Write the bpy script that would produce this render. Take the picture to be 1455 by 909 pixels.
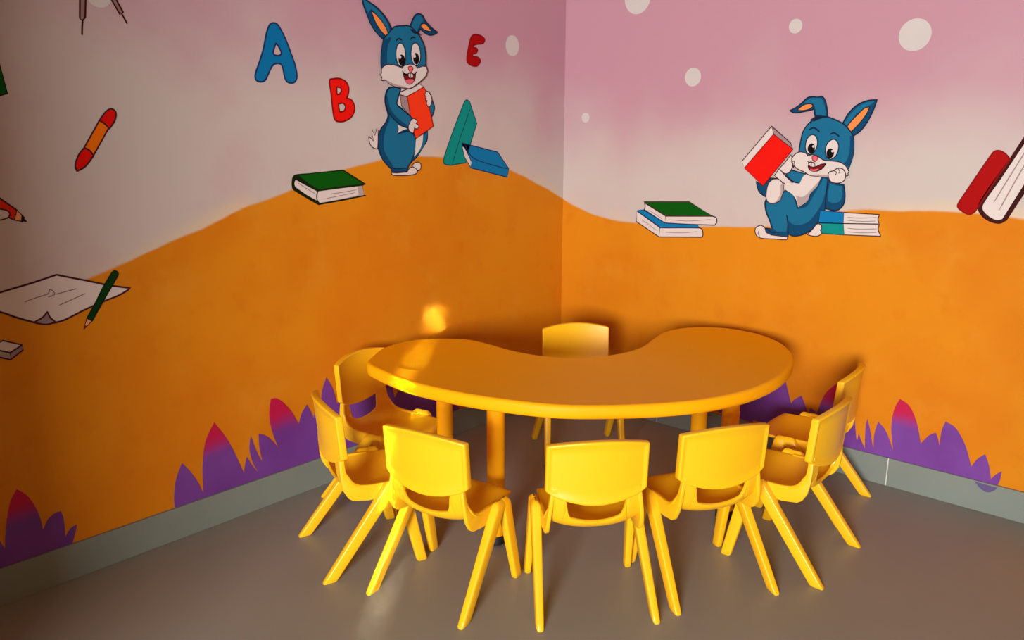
# A corner of a nursery school room: a painted mural, a kidney table and eight small yellow chairs.
# Metres; the room corner is the origin, the left wall is the plane x = 0, the right wall the plane y = 0.
import bpy, bmesh, math
from math import radians, sin, cos, pi
from mathutils import Vector, Matrix
from mathutils.geometry import tessellate_polygon

SC = bpy.context.scene
COL = SC.collection
for o in list(bpy.data.objects):
    bpy.data.objects.remove(o)

# ------------------------------------------------------------------ camera, light, exposure
CAM = ((2.6791, -3.3637, 1.4385), 13.392, 0.101, 42.016, 29.1726)          # position, pitch down, roll, heading (degrees), lens (mm)
cam_data = bpy.data.cameras.new('camera')
cam_data.sensor_width = 36.0
cam_data.lens = CAM[4]
cam_data.clip_start = 0.02
cam = bpy.data.objects.new('camera', cam_data)
COL.objects.link(cam)
cam.matrix_world = (Matrix.Translation(CAM[0]) @ Matrix.Rotation(radians(CAM[3]), 4, 'Z')
                    @ Matrix.Rotation(radians(90 - CAM[1]), 4, 'X') @ Matrix.Rotation(radians(CAM[2]), 4, 'Z'))
SC.camera = cam

world = bpy.data.worlds.new('world')
SC.world = world
world.use_nodes = True
world.node_tree.nodes['Background'].inputs['Color'].default_value = (0.75, 0.82, 0.9, 1)
world.node_tree.nodes['Background'].inputs['Strength'].default_value = 0.3

def area_light(name, loc, direction, sx, sy, power, color, spread=180):
    d = bpy.data.lights.new(name, 'AREA')
    d.shape = 'RECTANGLE'; d.size = sx; d.size_y = sy
    d.energy = power; d.color = color; d.spread = radians(spread)
    o = bpy.data.objects.new(name, d); COL.objects.link(o)
    o.location = loc
    o.rotation_euler = Vector(direction).to_track_quat('-Z', 'Y').to_euler()
    return o

# daylight through the big lobby window that lies behind the photographer
area_light('window_daylight', (4.45, -7.9, 1.75), (-0.43, 1, -0.09), 1.7, 1.5, 660, (1.0, 0.97, 0.92))
# a narrow low beam of sunlight that slips through the added doorway
area_light('sun_sliver', (5.765, -7.9, 1.57), (-0.636, 0.772, -0.15), 0.06, 0.84, 0.8, (1.0, 0.86, 0.68), 0.5)

SC.view_settings.view_transform = 'Standard'
SC.view_settings.look = 'None'
SC.view_settings.gamma = 1.0
SC.view_settings.use_curve_mapping = False
SC.view_settings.exposure = 0.22
SC.cycles.max_bounces = 10
SC.cycles.diffuse_bounces = 6

# ------------------------------------------------------------------ materials
def mat(name, color, rough=0.6, spec=0.5, bump=0.0, bscale=200.0, vary=0.0, vscale=4.0):
    m = bpy.data.materials.new(name); m.use_nodes = True
    nt = m.node_tree; b = nt.nodes['Principled BSDF']
    b.inputs['Base Color'].default_value = (*color, 1)
    b.inputs['Roughness'].default_value = rough
    b.inputs['Specular IOR Level'].default_value = spec
    tc = nt.nodes.new('ShaderNodeTexCoord')
    if vary:
        n = nt.nodes.new('ShaderNodeTexNoise'); n.inputs['Scale'].default_value = vscale; n.inputs['Detail'].default_value = 4
        nt.links.new(tc.outputs['Object'], n.inputs['Vector'])
        mx = nt.nodes.new('ShaderNodeMix'); mx.data_type = 'RGBA'
        mx.inputs[6].default_value = tuple(c * (1 - vary) for c in color) + (1,)
        mx.inputs[7].default_value = tuple(min(1, c * (1 + vary)) for c in color) + (1,)
        nt.links.new(n.outputs[0], mx.inputs[0]); nt.links.new(mx.outputs[2], b.inputs['Base Color'])
    if bump:
        n2 = nt.nodes.new('ShaderNodeTexNoise'); n2.inputs['Scale'].default_value = bscale
        nt.links.new(tc.outputs['Object'], n2.inputs['Vector'])
        bp = nt.nodes.new('ShaderNodeBump'); bp.inputs['Strength'].default_value = bump; bp.inputs['Distance'].default_value = 0.002
        nt.links.new(n2.outputs[0], bp.inputs['Height']); nt.links.new(bp.outputs['Normal'], b.inputs['Normal'])
    return m

PLASTIC = mat('yellow_plastic', (0.93, 0.50, 0.008), 0.36, 0.5, 0.05, 900, 0.03, 6)
TABLE_PLASTIC = mat('table_yellow_plastic', (0.98, 0.43, 0.003), 0.45, 0.14, 0.06, 700, 0.03, 5)
RUBBER = mat('black_rubber', (0.012, 0.012, 0.014), 0.6, 0.4, 0.05, 300, 0.1)
FLOOR = mat('grey_floor_tile', (0.250, 0.256, 0.238), 0.42, 0.4, 0.04, 60, 0.10, 2.2)
SKIRT = mat('grey_skirting_tile', (0.20, 0.235, 0.215), 0.45, 0.4, 0.04, 120, 0.08, 6)
GROUT = mat('pale_grout', (0.62, 0.64, 0.60), 0.8, 0.3, 0.05, 300, 0.08, 30)
LOBBY = mat('brown_plaster', (0.16, 0.13, 0.11), 0.8, 0.3, 0.05, 80, 0.05)
CEILING = mat('peach_plaster', (0.64, 0.40, 0.22), 0.8, 0.3, 0.05, 80, 0.05)
PLASTER = mat('grey_plaster', (0.36, 0.36, 0.35), 0.8, 0.3, 0.05, 80, 0.05)
FRAME = mat('grey_metal_frame', (0.3, 0.3, 0.3), 0.4, 0.5, 0.02, 80, 0.05)

PAINT = {}
def paint(key):
    if key not in PAINT:
        r, gg, b = PALETTE[key]
        PAINT[key] = mat(key + '_paint', (r, gg, b), 0.65, 0.12, 0.04, 350, 0.05, 9)
    return PAINT[key]
def lin(r, gg, b):
    f = lambda c: (c / 255) ** 2.2
    return (f(r), f(gg), f(b))
PALETTE = dict(
    blue=lin(28, 104, 142), deep_blue=lin(14, 70, 108), navy=lin(22, 38, 62), white=lin(212, 202, 200), shade_white=lin(168, 154, 154),
    grey=lin(150, 130, 134), black=lin(22, 14, 16), outline=lin(70, 34, 44), ear_orange=lin(236, 138, 74), pink=lin(220, 98, 112),
    dark_red=lin(120, 22, 26), red=lin(226, 26, 16), orange_red=lin(236, 60, 28), deep_red=lin(160, 5, 8), maroon=lin(128, 12, 16),
    letter_blue=lin(8, 112, 168), letter_line=lin(30, 50, 96), teal=lin(12, 138, 132), teal_line=lin(8, 74, 84), book_blue=lin(14, 116, 172),
    green=lin(4, 84, 14), pencil_green=lin(2, 58, 22), dark_green=lin(24, 34, 8), crayon_orange=lin(232, 112, 10), crayon_red=lin(214, 20, 8),
    wood=lin(232, 160, 112), pencil_red=lin(216, 50, 24), bubble=lin(198, 192, 190), metal=lin(140, 110, 108), dark_brown=lin(60, 20, 20))

def lin_paint(name, rgb): return mat(name, lin(*rgb), 0.6, 0.2, 0.04, 350, 0.08, 20)
def nodes_math(nt, op, a, b=None, clamp=False):
    n = nt.nodes.new('ShaderNodeMath'); n.operation = op; n.use_clamp = clamp
    for i, v in enumerate((a, b)):
        if v is None: continue
        if isinstance(v, (int, float)): n.inputs[i].default_value = v
        else: nt.links.new(v, n.inputs[i])
    return n.outputs[0]
def nodes_step(nt, v, lo, hi):
    n = nt.nodes.new('ShaderNodeMapRange'); n.interpolation_type = 'SMOOTHSTEP'; n.clamp = True
    nt.links.new(v, n.inputs[0]); n.inputs[1].default_value = lo; n.inputs[2].default_value = hi
    return n.outputs[0]
def nodes_mix(nt, fac, a, b):
    n = nt.nodes.new('ShaderNodeMix'); n.data_type = 'RGBA'
    for i, v in ((0, fac), (6, a), (7, b)):
        if isinstance(v, (int, float)): n.inputs[i].default_value = v
        elif isinstance(v, tuple): n.inputs[i].default_value = (*v, 1)
        else: nt.links.new(v, n.inputs[i])
    return n.outputs[2]
def nodes_noise(nt, vec, scale, detail=3, rough=0.5):
    n = nt.nodes.new('ShaderNodeTexNoise'); n.inputs['Scale'].default_value = scale
    n.inputs['Detail'].default_value = detail; n.inputs['Roughness'].default_value = rough
    nt.links.new(vec, n.inputs['Vector']); return n.outputs[0]

def mural(name, axis, sign, hill, sky_lo, sky_slope):
    """Airbrushed wall paint: a pink sky fading to cream over an orange hill whose ridge follows the list (along wall, height)."""
    m = bpy.data.materials.new(name); m.use_nodes = True
    nt = m.node_tree; b = nt.nodes['Principled BSDF']
    geo = nt.nodes.new('ShaderNodeNewGeometry'); sep = nt.nodes.new('ShaderNodeSeparateXYZ')
    pos = geo.outputs['Position']; nt.links.new(pos, sep.inputs[0])
    s = nodes_math(nt, 'MULTIPLY', sep.outputs[axis], sign); z = sep.outputs[2]
    fc = nt.nodes.new('ShaderNodeFloatCurve'); c = fc.mapping.curves[0]
    pts = [(max(0.0, q[0]) / 4.0, q[1] / 2.0) for q in hill]
    pts = [q for i, q in enumerate(pts) if i == 0 or q[0] > pts[i - 1][0] + 0.002]
    c.points[0].location = pts[0]; c.points[1].location = (1.0, pts[-1][1])
    for q in pts[1:]: c.points.new(*q)
    fc.mapping.update()
    nt.links.new(nodes_math(nt, 'DIVIDE', s, 4.0), fc.inputs['Value'])
    h = nodes_math(nt, 'MULTIPLY', fc.outputs[0], 2.0)
    wob = nodes_math(nt, 'MULTIPLY', nodes_math(nt, 'SUBTRACT', nodes_noise(nt, pos, 6), 0.5), 0.016)
    d = nodes_math(nt, 'ADD', nodes_math(nt, 'SUBTRACT', h, z), wob)
    big = nodes_noise(nt, pos, 1.7, 3); mid = nodes_noise(nt, pos, 3.6, 4, 0.6); grain = nodes_noise(nt, pos, 9, 5, 0.6)
    orange = nodes_mix(nt, nodes_step(nt, big, 0.40, 0.66), ORANGE_A, ORANGE_B)
    orange = nodes_mix(nt, nodes_math(nt, 'MULTIPLY', nodes_step(nt, mid, 0.50, 0.75), 0.55), orange, ORANGE_C)
    orange = nodes_mix(nt, nodes_math(nt, 'MULTIPLY', nodes_step(nt, grain, 0.52, 0.72), 0.35), orange, ORANGE_D)
    zz = nodes_math(nt, 'ADD', z, nodes_math(nt, 'MULTIPLY', nodes_math(nt, 'SUBTRACT', big, 0.5), 0.75))
    zz = nodes_math(nt, 'SUBTRACT', zz, nodes_math(nt, 'MULTIPLY', s, sky_slope))
    sky = nodes_mix(nt, nodes_step(nt, zz, sky_lo, sky_lo + 0.6), SKY_CREAM, SKY_PINK)
    sky = nodes_mix(nt, nodes_math(nt, 'MULTIPLY', nodes_step(nt, mid, 0.48, 0.74), 0.22), sky, SKY_ROSE)
    halo = nodes_math(nt, 'MULTIPLY', nodes_step(nt, d, -0.07, 0.0), nodes_step(nt, big, 0.42, 0.62))
    sky = nodes_mix(nt, nodes_math(nt, 'MULTIPLY', halo, 0.42), sky, HALO)
    col = nodes_mix(nt, nodes_step(nt, d, -0.006, 0.006), sky, orange)
    nt.links.new(col, b.inputs['Base Color'])
    b.inputs['Roughness'].default_value = 0.65; b.inputs['Specular IOR Level'].default_value = 0.12
    bp = nt.nodes.new('ShaderNodeBump'); bp.inputs['Strength'].default_value = 0.06; bp.inputs['Distance'].default_value = 0.003
    nt.links.new(nodes_noise(nt, pos, 45, 4), bp.inputs['Height']); nt.links.new(bp.outputs['Normal'], b.inputs['Normal'])
    return m
ORANGE_A = (0.66, 0.235, 0.007); ORANGE_B = (0.62, 0.190, 0.005); ORANGE_C = (0.66, 0.275, 0.020); ORANGE_D = (0.58, 0.155, 0.004)
SKY_CREAM = (0.54, 0.48, 0.46); SKY_PINK = (0.49, 0.265, 0.335); SKY_ROSE = (0.55, 0.26, 0.34); HALO = (0.80, 0.58, 0.25)
MURAL_LEFT = mural('mural_left', 1, -1, [(0.006, 1.062), (0.125, 1.112), (0.328, 1.191), (0.544, 1.258), (0.795, 1.287), (0.959, 1.299), (1.169, 1.293), (1.337, 1.263), (1.496, 1.227), (1.653, 1.182), (1.827, 1.137), (1.937, 1.097), (2.067, 1.057), (2.259, 0.995), (2.36, 0.965), (2.495, 0.935), (2.61, 0.923)], 1.15, 0.16)
MURAL_RIGHT = mural('mural_right', 0, 1, [(0.005, 1.055), (0.137, 1.007), (0.269, 0.978), (0.436, 0.97), (0.631, 0.973), (0.808, 0.981), (1.059, 1.002), (1.209, 1.026), (1.354, 1.075), (1.443, 1.098), (1.651, 1.113), (1.8, 1.121), (2.035, 1.113), (2.063, 1.112)], 1.12, 0.05)

def leaf_material():
    m = bpy.data.materials.new('purple_leaf_paint'); m.use_nodes = True
    nt = m.node_tree; b = nt.nodes['Principled BSDF']
    at = nt.nodes.new('ShaderNodeAttribute'); at.attribute_name = 'tip'
    geo = nt.nodes.new('ShaderNodeNewGeometry')
    f = nodes_math(nt, 'ADD', at.outputs['Fac'], nodes_math(nt, 'MULTIPLY', nodes_math(nt, 'SUBTRACT', nodes_noise(nt, geo.outputs['Position'], 9), 0.5), 0.16))
    purple = nodes_mix(nt, nodes_noise(nt, geo.outputs['Position'], 5), lin(96, 44, 128), lin(126, 74, 164))
    nt.links.new(nodes_mix(nt, nodes_step(nt, f, 0.50, 0.82), purple, lin(182, 22, 70)), b.inputs['Base Color'])
    b.inputs['Roughness'].default_value = 0.62; b.inputs['Specular IOR Level'].default_value = 0.3
    return m
LEAF = leaf_material()

# ------------------------------------------------------------------ helpers
def link(o, parent=None):
    COL.objects.link(o)
    if parent: o.parent = parent
    return o
def mesh_obj(name, bm, material, parent=None, smooth=None):
    me = bpy.data.meshes.new(name)
    bm.normal_update(); bm.to_mesh(me); bm.free()
    for m in (material if isinstance(material, (list, tuple)) else [material]): me.materials.append(m)
    if smooth is not None:
        for p in me.polygons: p.use_smooth = True
        me.set_sharp_from_angle(angle=radians(smooth))
    return link(bpy.data.objects.new(name, me), parent)
def bake(o, smooth=None):
    """Apply the modifiers of o to its mesh."""
    dg = bpy.context.evaluated_depsgraph_get(); dg.update()
    me = bpy.data.meshes.new_from_object(o.evaluated_get(dg), depsgraph=dg)
    old = o.data; o.modifiers.clear(); o.data = me; me.name = o.name
    bpy.data.meshes.remove(old)
    if smooth is not None:
        for p in me.polygons: p.use_smooth = True
        me.set_sharp_from_angle(angle=radians(smooth))
    return o
def bevel(o, width, angle=40, seg=2):
    md = o.modifiers.new('bevel', 'BEVEL'); md.width = width; md.segments = seg; md.limit_method = 'ANGLE'; md.angle_limit = radians(angle)
def box(bm, x0, x1, y0, y1, z0, z1):
    v = [bm.verts.new((x, y, z)) for x in (x0, x1) for y in (y0, y1) for z in (z0, z1)]
    for f in ((0, 1, 3, 2), (4, 6, 7, 5), (0, 4, 5, 1), (2, 3, 7, 6), (0, 2, 6, 4), (1, 5, 7, 3)):
        bm.faces.new([v[i] for i in f])
    return v
def box_obj(name, dims, material, parent=None, kind=None):
    bm = bmesh.new(); box(bm, *dims)
    o = mesh_obj(name, bm, material, parent)
    if kind: o['kind'] = kind
    return o
def loft(bm, rings, cap=True):
    vs = [[bm.verts.new(p) for p in r] for r in rings]
    n = len(vs[0])
    for a, b in zip(vs, vs[1:]):
        for i in range(n):
            bm.faces.new((a[i], a[(i + 1) % n], b[(i + 1) % n], b[i]))
    if cap:
        bm.faces.new(vs[0][::-1]); bm.faces.new(vs[-1])
    return vs
def spline(P, closed=True, sub=5):
    """Catmull-Rom through (x, y, corner) points; straight between two corners."""
    out = []; n = len(P)
    for i in range(n if closed else n - 1):
        p1, p2 = P[i], P[(i + 1) % n]
        p0 = P[i - 1] if (closed or i > 0) else p1
        p3 = P[(i + 2) % n] if (closed or i + 2 < n) else p2
        if p1[2] and p2[2]:
            out.append((p1[0], p1[1])); continue
        m1 = [(p2[k] - p0[k]) * 0.5 for k in (0, 1)]; m2 = [(p3[k] - p1[k]) * 0.5 for k in (0, 1)]
        if p1[2]: m1 = [(p2[k] - p1[k]) * 0.9 for k in (0, 1)]
        if p2[2]: m2 = [(p2[k] - p1[k]) * 0.9 for k in (0, 1)]
        d = math.hypot(p2[0] - p1[0], p2[1] - p1[1])
        for mm in (m1, m2):
            L = math.hypot(*mm)
            if L > 1.3 * d and L > 0: mm[0] *= 1.3 * d / L; mm[1] *= 1.3 * d / L
        for j in range(sub):
            t = j / sub; t2, t3 = t * t, t * t * t
            a, b, c, e = 2 * t3 - 3 * t2 + 1, t3 - 2 * t2 + t, -2 * t3 + 3 * t2, t3 - t2
            out.append(tuple(a * p1[k] + b * m1[k] + c * p2[k] + e * m2[k] for k in (0, 1)))
    if not closed: out.append((P[-1][0], P[-1][1]))
    return out
def read(text):
    P = []
    for tok in text.split():
        c = tok.endswith('!'); x, y = tok.rstrip('!').split(',')
        P.append((int(x) / 1000, int(y) / 1000, c))
    return P

# ------------------------------------------------------------------ room shell
ROOM_H = 2.9
wall_left = box_obj('wall_left', (-0.15, 0, -8.0, 0.0, 0, ROOM_H), MURAL_LEFT, None, 'structure')
wall_right = box_obj('wall_right', (-0.15, 7.0, 0, 0.15, 0, ROOM_H), MURAL_RIGHT, None, 'structure')
box_obj('floor', (-0.15, 7.0, -8.2, 0.15, -0.1, 0), FLOOR, None, 'structure')
box_obj('ceiling', (-0.15, 7.0, -8.2, 0.15, ROOM_H, ROOM_H + 0.1), CEILING, None, 'structure')
LIGHT_GAP_A, LIGHT_GAP_B = 1.45, 3.75
bm = bmesh.new()      # added unseen wall; its opening is placed to shade the left wall's near end
box(bm, 0, LIGHT_GAP_A, -4.1, -3.95, 0, ROOM_H); box(bm, LIGHT_GAP_B, 7.0, -4.1, -3.95, 0, ROOM_H); box(bm, LIGHT_GAP_A, LIGHT_GAP_B, -4.1, -3.95, 2.25, ROOM_H)
mesh_obj('wall_back_added', bm, PLASTER)['kind'] = 'structure'
box_obj('wall_side', (4.9, 5.05, -3.95, 0, 0, ROOM_H), PLASTER, None, 'structure')
bm = bmesh.new()
box(bm, 0, 2.7, -8.15, -8.0, 0, ROOM_H); box(bm, 5.5, 7.0, -8.15, -8.0, 0, ROOM_H)
box(bm, 2.7, 5.5, -8.15, -8.0, 0, 0.65); box(bm, 2.7, 5.5, -8.15, -8.0, 2.45, ROOM_H)
mesh_obj('wall_lobby', bm, LOBBY)['kind'] = 'structure'
box_obj('wall_lobby_side', (7.0, 7.15, -8.15, 0.15, 0, ROOM_H), LOBBY, None, 'structure')
bm = bmesh.new()
for x in (2.7, 3.6, 4.55, 5.45): box(bm, x, x + 0.05, -8.1, -8.04, 0.65, 2.45)
for z in (0.65, 2.40): box(bm, 2.75, 5.45, -8.1, -8.04, z, z + 0.05)
mesh_obj('window_1', bm, FRAME)['kind'] = 'structure'

# skirting: grey tiles with pale joints, one object per tile
SK_H, SK_T = 0.119, 0.012
def skirting(name, side, joints, end):
    bm = bmesh.new()
    g0 = 0.008
    if side == 'L': box(bm, 0, g0, -end, 0, 0, SK_H - 0.002)
    else: box(bm, 0, end, -g0, 0, 0, SK_H - 0.002)
    root = mesh_obj(name, bm, GROUT); root['kind'] = 'structure'
    cuts = [0.0] + joints + [end]
    for a, b in zip(cuts, cuts[1:]):
        bm = bmesh.new(); a2, b2 = a + 0.0025, b - 0.0025
        if side == 'L': box(bm, 0.0005, SK_T, -b2, -a2, 0.0, SK_H)
        else: box(bm, a2, b2, -SK_T, -0.0005, 0.0, SK_H)
        bmesh.ops.bevel(bm, geom=[e for e in bm.edges], offset=0.0015, segments=1, affect='EDGES')
        mesh_obj('tile', bm, SKIRT, root)
    return root
skirting('baseboard_left', 'L', [1.3, 3.0], 3.95)
baseboard_right = skirting('baseboard_right', 'R', [0.62, 1.711, 2.45], 4.9)

# ------------------------------------------------------------------ mural painting
STEP = 0.00018
class Brush:
    """Collects flat paint on one wall; every stroke lies a hair above the one before."""
    def __init__(self, side):
        self.side = side; self.level = 1; self.open()
    def open(self):
        self.bm = bmesh.new(); self.mats = []
    def at(self, p, lift=0.0):
        h = 0.0004 + self.level * STEP + lift
        return (h, -p[0], p[1]) if self.side == 'L' else (p[0], -h, p[1])
    def slot(self, color):
        m = paint(color) if isinstance(color, str) else color
        if m not in self.mats: self.mats.append(m)
        return self.mats.index(m)
    def poly(self, color, pts, holes=()):
        loops = [[Vector((p[0], p[1], 0)) for p in pts]] + [[Vector((p[0], p[1], 0)) for p in hh] for hh in holes]
        flat = [p for lp in loops for p in lp]
        vs = [self.bm.verts.new(self.at(p)) for p in flat]; k = self.slot(color)
        for t in tessellate_polygon(loops):
            try: self.bm.faces.new([vs[i] for i in t]).material_index = k
            except ValueError: pass
        self.level += 1
        return vs
    def ribbon(self, color, pts, w, closed):
        n = len(pts); k = self.slot(color); L, R = [], []
        for i, p in enumerate(pts):
            a = pts[i - 1] if (closed or i) else p
            b = pts[(i + 1) % n] if (closed or i < n - 1) else p
            dx, dy = b[0] - a[0], b[1] - a[1]; l = math.hypot(dx, dy) or 1
            ww = w / 2 if (closed or 0 < i < n - 1) else w / 5
            nx, ny = -dy / l * ww, dx / l * ww
            L.append(self.bm.verts.new(self.at((p[0] + nx, p[1] + ny)))); R.append(self.bm.verts.new(self.at((p[0] - nx, p[1] - ny))))
        for i in range(n if closed else n - 1):
            j = (i + 1) % n
            self.bm.faces.new((L[i], L[j], R[j], R[i])).material_index = k
        self.level += 1
    def run(self, ops):
        for op in ops:
            if op[0] == 'f': self.poly(op[1], spline(read(op[2])), [spline(read(h)) for h in op[3:]])
            elif op[0] == 'o':       # fill with an outline: ('o', fill, line, width, points, holes...)
                out = spline(read(op[4])); hs = [spline(read(h)) for h in op[5:]]
                self.poly(op[1], out, hs)
                self.ribbon(op[2], out, op[3], True)
                for h in hs: self.ribbon(op[2], h, op[3], True)
            elif op[0] == 'l': self.ribbon(op[1], spline(read(op[3]), False), op[2], False)
    def done(self, name, parent, label=None):
        bmesh.ops.recalc_face_normals(self.bm, faces=self.bm.faces)
        want = Vector((1, 0, 0)) if self.side == 'L' else Vector((0, -1, 0))
        self.bm.normal_update()
        for f in self.bm.faces:
            if f.normal.dot(want) < 0: f.normal_flip()
        o = mesh_obj(name, self.bm, self.mats, parent)
        if label: o['label'] = label
        self.open()
        return o

def draw(side, name, label, ops, parts=()):
    """One painted figure: a part of its wall; parts = (name, label or None, ops) become its sub-parts."""
    b = Brush(side); b.run(ops)
    root = b.done(name, wall_left if side == 'L' else wall_right, label)
    for pn, pl, po in parts:
        b.run(po); b.done(pn, root, pl)
    return root

W = 0.005
# --- letters
draw('L', 'painted_letter', 'painted blue bubble letter A with dark outline on the left wall', [
    ('o', 'letter_blue', 'letter_line', 0.006, "1668,1753 1657,1770 1642,1776 1627,1772 1614,1755 1596,1722 1578,1677 1563,1634 1559,1599 1569,1580 1588,1575 1605,1582 1612,1601 1616,1625 1625,1639 1645,1639 1661,1628 1677,1602 1691,1581 1710,1575 1727,1581 1728,1600 1712,1635 1691,1683 1678,1726",
     "1638,1709! 1629,1699 1619,1680 1623,1670 1636,1667 1650,1671 1649,1686")])
draw('L', 'painted_letter', 'painted red letter B to the left of the standing rabbit', [
    ('o', 'red', 'maroon', 0.006, "1417,1589 1399,1597 1370,1599 1341,1588 1329,1565 1334,1539 1341,1528! 1320,1522 1307,1504 1307,1480 1324,1456 1355,1442 1384,1440 1402,1449 1409,1488 1413,1544",
     "1386,1567! 1370,1566 1365,1555 1374,1542 1386,1541!", "1381,1506! 1359,1508 1349,1496 1357,1480 1378,1476!")])
draw('L', 'painted_letter', 'small painted red letter E to the right of the standing rabbit', [
    ('o', 'deep_red', 'maroon', 0.006, "662,1796 636,1812 598,1809 574,1796 586,1778 619,1773 645,1766 647,1757! 626,1755 620,1745 631,1734 650,1730! 652,1719! 620,1718 602,1702 625,1680 667,1683 688,1702 680,1745")])
# --- books on the left hill
draw('L', 'painted_book', 'painted dark green closed book lying left of the standing rabbit', [
    ('f', 'dark_green', "1607,1223 1602,1241 1587,1250 1528,1252! 1372,1259! 1263,1198! 1281,1192! 1277,1157! 1262,1151! 1367,1140! 1495,1130! 1548,1160 1603,1194 1608,1210"),
    ('f', 'shade_white', "1493,1182! 1394,1187 1283,1192! 1280,1176 1276,1155! 1396,1145 1489,1138! 1499,1156"),
    ('f', 'white', "1493,1182! 1394,1187 1306,1190! 1304,1157! 1396,1145 1489,1138! 1499,1156"),
    ('f', 'white', "1590,1230! 1545,1206! 1500,1183! 1502,1148! 1547,1173! 1594,1205! 1596,1218"),
    ('f', 'green', "1576,1246! 1474,1251! 1374,1254! 1280,1200! 1393,1195! 1492,1189! 1536,1215!"),
    ('l', 'grey', 0.003, "1434,1169 1380,1172 1312,1178"), ('l', 'grey', 0.003, "1458,1153 1410,1158 1319,1167"),
    ('l', 'grey', 0.003, "1581,1218 1545,1196 1506,1173"), ('l', 'outline', 0.003, "1493,1184 1502,1170 1502,1148")])
draw('L', 'painted_book', 'painted teal book standing tilted behind a blue book on the left hill', [
    ('o', 'teal', 'teal_line', W, "708,1521 693,1534 674,1528! 629,1434! 672,1341! 701,1263! 791,1255! 830,1261 837,1281 776,1403"),
    ('l', 'teal_line', 0.004, "669,1498 731,1378 786,1258")])
draw('L', 'painted_book', 'painted bright blue book lying against the teal book', [
    ('o', 'book_blue', 'letter_line', W, "726,1350! 492,1304! 415,1225! 425,1186! 670,1239!"),
    ('o', 'white', 'letter_line', 0.004, "724,1336! 707,1328 663,1263! 673,1243! 710,1289!"),
    ('l', 'letter_line', 0.004, "709,1346 648,1279 417,1223")])
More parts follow.
